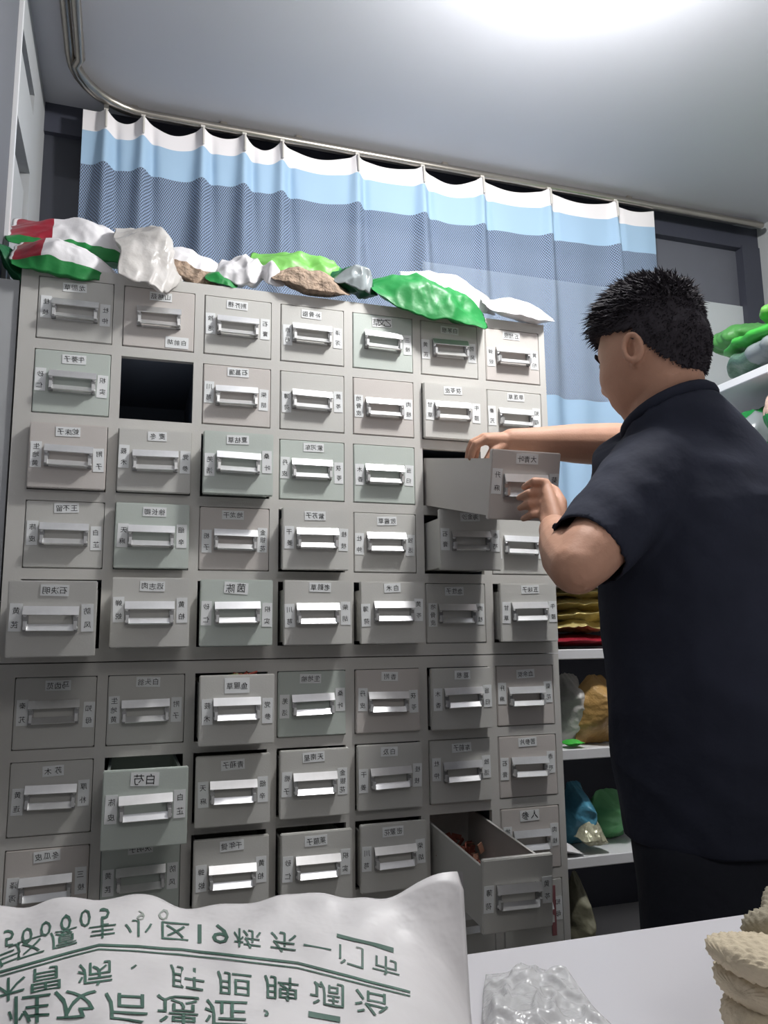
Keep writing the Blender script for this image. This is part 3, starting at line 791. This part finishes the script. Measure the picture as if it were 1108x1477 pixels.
NC = atd(962, 592, 1.285); NN = (Vector((0, 0, 1))*math.cos(.42)+fwd0*math.sin(.42)); NF = fwd0*math.cos(.42)-Vector((0, 0, 1))*math.sin(.42)
nk = HM4 @ Vector((0, -.016, -.055))
tube(bm, [c_ch+Vector((0, 0, -.03)), NC-NN*.05, NC, NC.lerp(nk, .5), nk, HM4 @ Vector((0, -.014, .0))], [.10, .074, .062, .058, .056, .05], 20)
head_grid(bm, HM4)
ear(bm, -1); ear(bm, 1)
# arms
tube(bm, [SL+(c_ch-SL)*.25, SL, SL.lerp(EL, .5)+Vector((0, 0, .0)), SL.lerp(EL, .9), EL], [.06, .056, .049, .042, .037], 18)
tube(bm, [EL, EL.lerp(WL, .25), EL.lerp(WL, .55), EL.lerp(WL, .85), WL], [.037, .041, .037, .028, .0255], 18)
tube(bm, [SR+(c_ch-SR)*.25, SR, SR.lerp(ER, .5), ER], [.06, .056, .05, .041], 18)
tube(bm, [ER, ER.lerp(WR, .25), ER.lerp(WR, .55), ER.lerp(WR, .85), WR], [.041, .044, .039, .029, .026], 18)
# left hand, closed on the drawer handle
KN = [atd(787, 697, 1.375), atd(782, 711, 1.378), atd(781, 725, 1.374), atd(784, 739, 1.366)]
MD = [atd(771, 694, 1.362), atd(764, 711, 1.360), atd(764, 727, 1.358), atd(769, 742, 1.354)]
TP = [atd(756, 703, 1.398), atd(749, 718, 1.394), atd(750, 733, 1.390), atd(755, 748, 1.382)]
PB = [atd(802, 755, 1.31), atd(800, 757, 1.312), atd(798, 759, 1.312), atd(795, 760, 1.308)]
for k in range(4):
    tube(bm, [WL.lerp(PB[k], .6), PB[k], PB[k].lerp(KN[k], .5), KN[k]], [.016, .0145, .013, .0092], 12)
    finger(bm, [KN[k], KN[k].lerp(MD[k], .5)+Vector((0, -.002, 0)), MD[k], MD[k].lerp(TP[k], .55), TP[k]], [.0088, .0078, .0076, .0070, .0058])
tube(bm, [atd(805, 748, 1.33), atd(808, 725, 1.36), atd(800, 708, 1.392), atd(788, 700, 1.408)], [.015, .0125, .0098, .008], 12)   # thumb
# right hand, fingers dipping into the drawer
KR = [atd(702, 634, 1.525), atd(698, 632, 1.55), atd(699, 632, 1.575), atd(703, 633, 1.60)]
MR = [atd(686, 641, 1.522), atd(681, 639, 1.548), atd(683, 638, 1.575), atd(690, 639, 1.60)]
TR_ = [atd(679, 660, 1.528), atd(675, 662, 1.552), atd(678, 661, 1.576), atd(686, 660, 1.598)]
for k in range(4):
    tube(bm, [WR, WR.lerp(KR[k], .45), KR[k]], [.019, .016, .011], 12)
    finger(bm, [KR[k], MR[k], MR[k].lerp(TR_[k], .5)+Vector((-.001, 0, 0)), TR_[k]], [.0098, .0088, .0082, .0068])
tube(bm, [atd(724, 643, 1.54), atd(712, 652, 1.525), atd(704, 664, 1.522), atd(699, 676, 1.53)], [.014, .0115, .0095, .0078], 12)
# legs and feet under the clothes
fwd, rt = fwd0, rt0
HIP = [base+rt*s*.09+Vector((0, 0, .84)) for s in (-1, 1)]
for s, hpt in zip((-1, 1), HIP):
    f = base+rt*s*.12
    tube(bm, [hpt, f+Vector((0, 0, .46))+fwd*.01, f+Vector((0, 0, .10))], [.085, .058, .038], 16)
    tube(bm, [f+Vector((0, 0, .05))-fwd*.03, f+Vector((0, 0, .045))+fwd*.13], [.04, .033], 12)
bme = remeshed(bm, .003, 3, .5)
bme.materials.append(M_SKIN)
body = new_obj('body', bme, pr, -pr.location)
# shirt
bm = bmesh.new(); loft(bm, tors(.008))
tube(bm, [c_ch+Vector((0, 0, -.06)), c_ch.lerp(NC, .45), NC-NN*.04, NC-NN*.014], [.17, .128, .100, .080], 26, caps=False)
cuffL = SL.lerp(EL, .70); axL = (EL-SL).normalized()
CUF = atd(843, 797, 1.095); axL = (CUF-SL).normalized()
tube(bm, [SL+(c_ch-SL)*.3+Vector((0, 0, -.01)), SL+Vector((0, 0, -.005)), SL.lerp(CUF, .5), CUF], [.084, .080, .066, .0585], 22, caps=False)
axR = (ER-SR).normalized(); CUR = SR.lerp(ER, .72)
tube(bm, [SR+(c_ch-SR)*.3+Vector((0, 0, -.01)), SR, SR.lerp(CUR, .6), CUR], [.084, .080, .066, .060], 22, caps=False)
sm = remeshed(bm, .007, 6, .5)
b2m = bmesh.new(); b2m.from_mesh(sm)
kill = []
for f in b2m.faces:
    c = f.calc_center_median()
    for q, ax in ((CUF, axL), (CUR, axR)):
        if (c-q).length < .075 and f.normal.dot(ax) > .55 and (c-q).dot(ax) > -.014: kill.append(f); break
    else:
        if c.z < .81 and f.normal.z < -.6: kill.append(f)
bmesh.ops.delete(b2m, geom=kill, context='FACES')
for v in b2m.verts:
    if v.is_boundary:
        for q, ax in ((CUF, axL), (CUR, axR)):
            h = (v.co-q).dot(ax)
            if (v.co-q).length < .085: v.co -= ax*(h+.006)
        if v.co.z < .83: v.co.z = .805
for _ in range(2): bmesh.ops.smooth_vert(b2m, verts=[v for v in b2m.verts if v.is_boundary], factor=.5, use_axis_x=True, use_axis_y=True, use_axis_z=True)
for v in b2m.verts:      # cloth folds
    p = v.co
    d = .009*noise.noise(Vector((p.x*7, p.y*7, p.z*5)))+.004*noise.noise(Vector((p.x*5+p.z*8, p.y*5, p.z*9)))
    d += .012*max(0, .3-abs(noise.noise(Vector((p.x*7+p.z*5, p.y*7-p.z*3, p.z*7+3)))))
    # drag folds from shoulder towards the armpit
    w = math.exp(-((p-(SL+Vector((0, 0, -.06)))).length/.16)**2)
    d += .005*w*noise.noise(Vector((0, 0, (p.z+p.x*.8-p.y*.6)*22)))
    v.co = p+v.normal*d
b2m.to_mesh(sm); b2m.free()
sm.polygons.foreach_set('use_smooth', [True]*len(sm.polygons)); sm.materials.append(M_SHIRT)
sh = new_obj('t_shirt', sm, pr, -pr.location)
md = sh.modifiers.new('s', 'SOLIDIFY'); md.thickness = .003; md.offset = -1
bm = bmesh.new()      # ribbed collar
pts = [NC+rt0*math.cos(2*PI*k/28)*.073+NF*math.sin(2*PI*k/28)*.073-NN*.008 for k in range(29)]
tube(bm, pts, .0105, 10, caps=False)
cl = from_bm('collar', bm, M_SHIRT, sh, None, smooth=True)
# trousers
bm = bmesh.new()
loft(bm, [((base.x, base.y, z), a, b_, ANG) for (z, a, b_) in ((.72, .17, .118), (.80, .176, .125), (.88, .172, .122), (.93, .166, .118))])
for s in (-1, 1):
    f = base+rt*s*.12; hpt = base+rt*s*.088
    tube(bm, [hpt+Vector((0, 0, .80)), hpt.lerp(f, .4)+Vector((0, 0, .6)), f+Vector((0, 0, .45))+fwd*.012, f+Vector((0, 0, .25)), f+Vector((0, 0, .07))], [.10, .093, .080, .072, .068], 20, caps=False)
tm = remeshed(bm, .010, 4, .5); tm.materials.append(M_TROUSER); new_obj('trousers', tm, pr, -pr.location)
for s in (-1, 1):
    f = base+rt*s*.12; bm = bmesh.new()
    G = [((f-fwd*.085)[:2], .034), ((f-fwd*.04)[:2], .042), ((f+fwd*.05)[:2], .046), ((f+fwd*.13)[:2], .047), ((f+fwd*.185)[:2], .030)]
    tube(bm, [Vector((*c, .048)) for c, r in G], [r for c, r in G], 14)
    for v in bm.verts: v.co.z = max(.001, v.co.z if v.co.z < .06 else .06+(v.co.z-.06)*.7)
    from_bm('shoe', bm, M_SHOE, pr, -pr.location, smooth=True)
# hair: a fitted cap that follows the hairline plus short strands
def hairline(p):
    y, z = p.y, p.z
    if y > .055: return z > .052
    if y > .012: return z > .050-(.055-y)*.5
    if y > -.02: return z > .03-(.012-y)*.4
    return z > .004+(y+.02)*1.45
bm = bmesh.new(); nu, nv = 96, 64; rnd = random.Random(11)
def thick(p):
    t = .005+.010*max(0, min(1, (p.z-.03)/.05))
    if p.z < .03: t = .0025+.0035*max(0, (p.z+.07)/.1)
    return t
inn, out = {}, {}
def hp(i, j):
    ph = -PI/2+PI*j/nv; return head_pt(2*PI*(i % nu)/nu, min(PI/2-.001, ph))
def hv(i, j):
    k = (i % nu if j < nv else 0, j)
    if k not in out:
        p = hp(i, j); n = Vector((p.x/.075**2, p.y/.094**2, p.z/.112**2)).normalized()
        q = p+n*(thick(p)+.003*noise.noise(p*70))
        out[k] = bm.verts.new(q); inn[k] = bm.verts.new(p-n*.004)
    return out[k], inn[k]
cells = {(i, j) for j in range(1, nv) for i in range(nu) if all(hairline(hp(i+a, j+b_)) for a in (0, 1) for b_ in (0, 1))}
for (i, j) in cells:
    if j == nv-1:
        a, b_, c = hv(i, j), hv(i+1, j), hv(0, nv)
        bm.faces.new((a[0], b_[0], c[0])); continue
    q = [hv(i, j), hv(i+1, j), hv(i+1, j+1), hv(i, j+1)]
    bm.faces.new([v[0] for v in q])
    for (di, dj, e0, e1) in ((0, -1, 0, 1), (1, 0, 1, 2), (-1, 0, 3, 0)):
        if ((i+di) % nu, j+dj) not in cells: bm.faces.new((q[e0][1], q[e1][1], q[e1][0], q[e0][0]))
def spike(p, d, L, r, bend):
    d = d.normalized(); a = d.orthogonal().normalized(); b_ = d.cross(a)
    R0 = [bm.verts.new(p+(a*math.cos(2*PI*k/3)+b_*math.sin(2*PI*k/3))*r) for k in range(3)]
    m = p+d*L*.55; R1 = [bm.verts.new(m+(a*math.cos(2*PI*k/3)+b_*math.sin(2*PI*k/3))*r*.7) for k in range(3)]
    t = bm.verts.new(p+d*L+bend*L)
    for k in range(3):
        bm.faces.new((R0[k], R0[(k+1) % 3], R1[(k+1) % 3], R1[k])); bm.faces.new((R1[k], R1[(k+1) % 3], t))
cnt = 0
while cnt < 5200:
    th = rnd.uniform(0, 2*PI); sp_ = rnd.uniform(-.6, 1); ph = math.asin(sp_); p = head_pt(th, ph)
    if not hairline(p): continue
    n = Vector((p.x/.075**2, p.y/.094**2, p.z/.112**2)).normalized()
    top = max(0, min(1, (p.z-.03)/.05))
    fr = max(0, p.y/.09)*top
    d = n+Vector((rnd.gauss(0, .35), rnd.gauss(0, .35)+.35*top+.4*fr, rnd.gauss(0, .25)-.25*(1-top)))
    L = (.005+.020*top+.008*fr)*rnd.uniform(.6, 1.2)
    spike(p+n*thick(p)*.7, d, L, .0011+.0009*top, Vector((rnd.gauss(0, .15), .1, -.15-.2*fr)))
    cnt += 1
hr = from_bm('hair', bm, M_HAIR, pr, None); hr.matrix_local = Matrix.Translation(-pr.location) @ HM4
for s in (-1, 1):
    bm = bmesh.new(); bmesh.ops.create_uvsphere(bm, u_segments=14, v_segments=10, radius=.0090, matrix=HM4 @ Matrix.Translation((s*.031, .0735, .010)))
    from_bm('eye', bm, M_EYE, pr, -pr.location, smooth=True)
    bm = bmesh.new(); tube(bm, [HM4 @ Vector((s*.018, .089, .028)), HM4 @ Vector((s*.032, .085, .032)), HM4 @ Vector((s*.045, .076, .029))], [.003, .0036, .002], 8)
    from_bm('eyebrow', bm, M_HAIR, pr, -pr.location, smooth=True)

# ------------------------------------------------------------------ light
def point(name, loc, power, rad, col=(1, 1, 1)):
    l = bpy.data.lights.new(name, 'POINT'); l.energy = power; l.shadow_soft_size = rad; l.color = col
    o = bpy.data.objects.new(name, l); COL.objects.link(o); o.location = loc; return o
point('ceiling_bulb', (.50, -.48, 2.46), 54, .06, (1, .99, .965))
ar = bpy.data.lights.new('front_fill', 'AREA'); ar.shape = 'DISK'; ar.size = .9; ar.energy = 10; ar.color = (1, .97, .95)  # soft frontal fill added to brighten the cabinets, not a fixture
o = bpy.data.objects.new('front_fill', ar); COL.objects.link(o); o.location = (.3, -2.6, 2.5); o.rotation_euler = (math.radians(20), 0, 0)
w = bpy.data.worlds.new('World'); S.world = w; w.use_nodes = True
w.node_tree.nodes['Background'].inputs['Color'].default_value = (*lin((204, 204, 206)), 1)
w.node_tree.nodes['Background'].inputs['Strength'].default_value = .33

# ------------------------------------------------------------------ camera
cd = bpy.data.cameras.new('camera'); co = bpy.data.objects.new('camera', cd); COL.objects.link(co)
cd.sensor_fit = 'VERTICAL'; cd.sensor_height = 24; cd.lens = 24*FPX/1477; cd.clip_start = .02
Rm = Matrix((CR, CU, -CF)).transposed().to_4x4()
co.matrix_world = Matrix.Translation(Vector(CAMP)) @ Rm
S.camera = co
S.view_settings.view_transform = 'Standard'; S.view_settings.look = 'None'; S.view_settings.gamma = 1; S.view_settings.use_curve_mapping = False
S.view_settings.exposure = 0.0
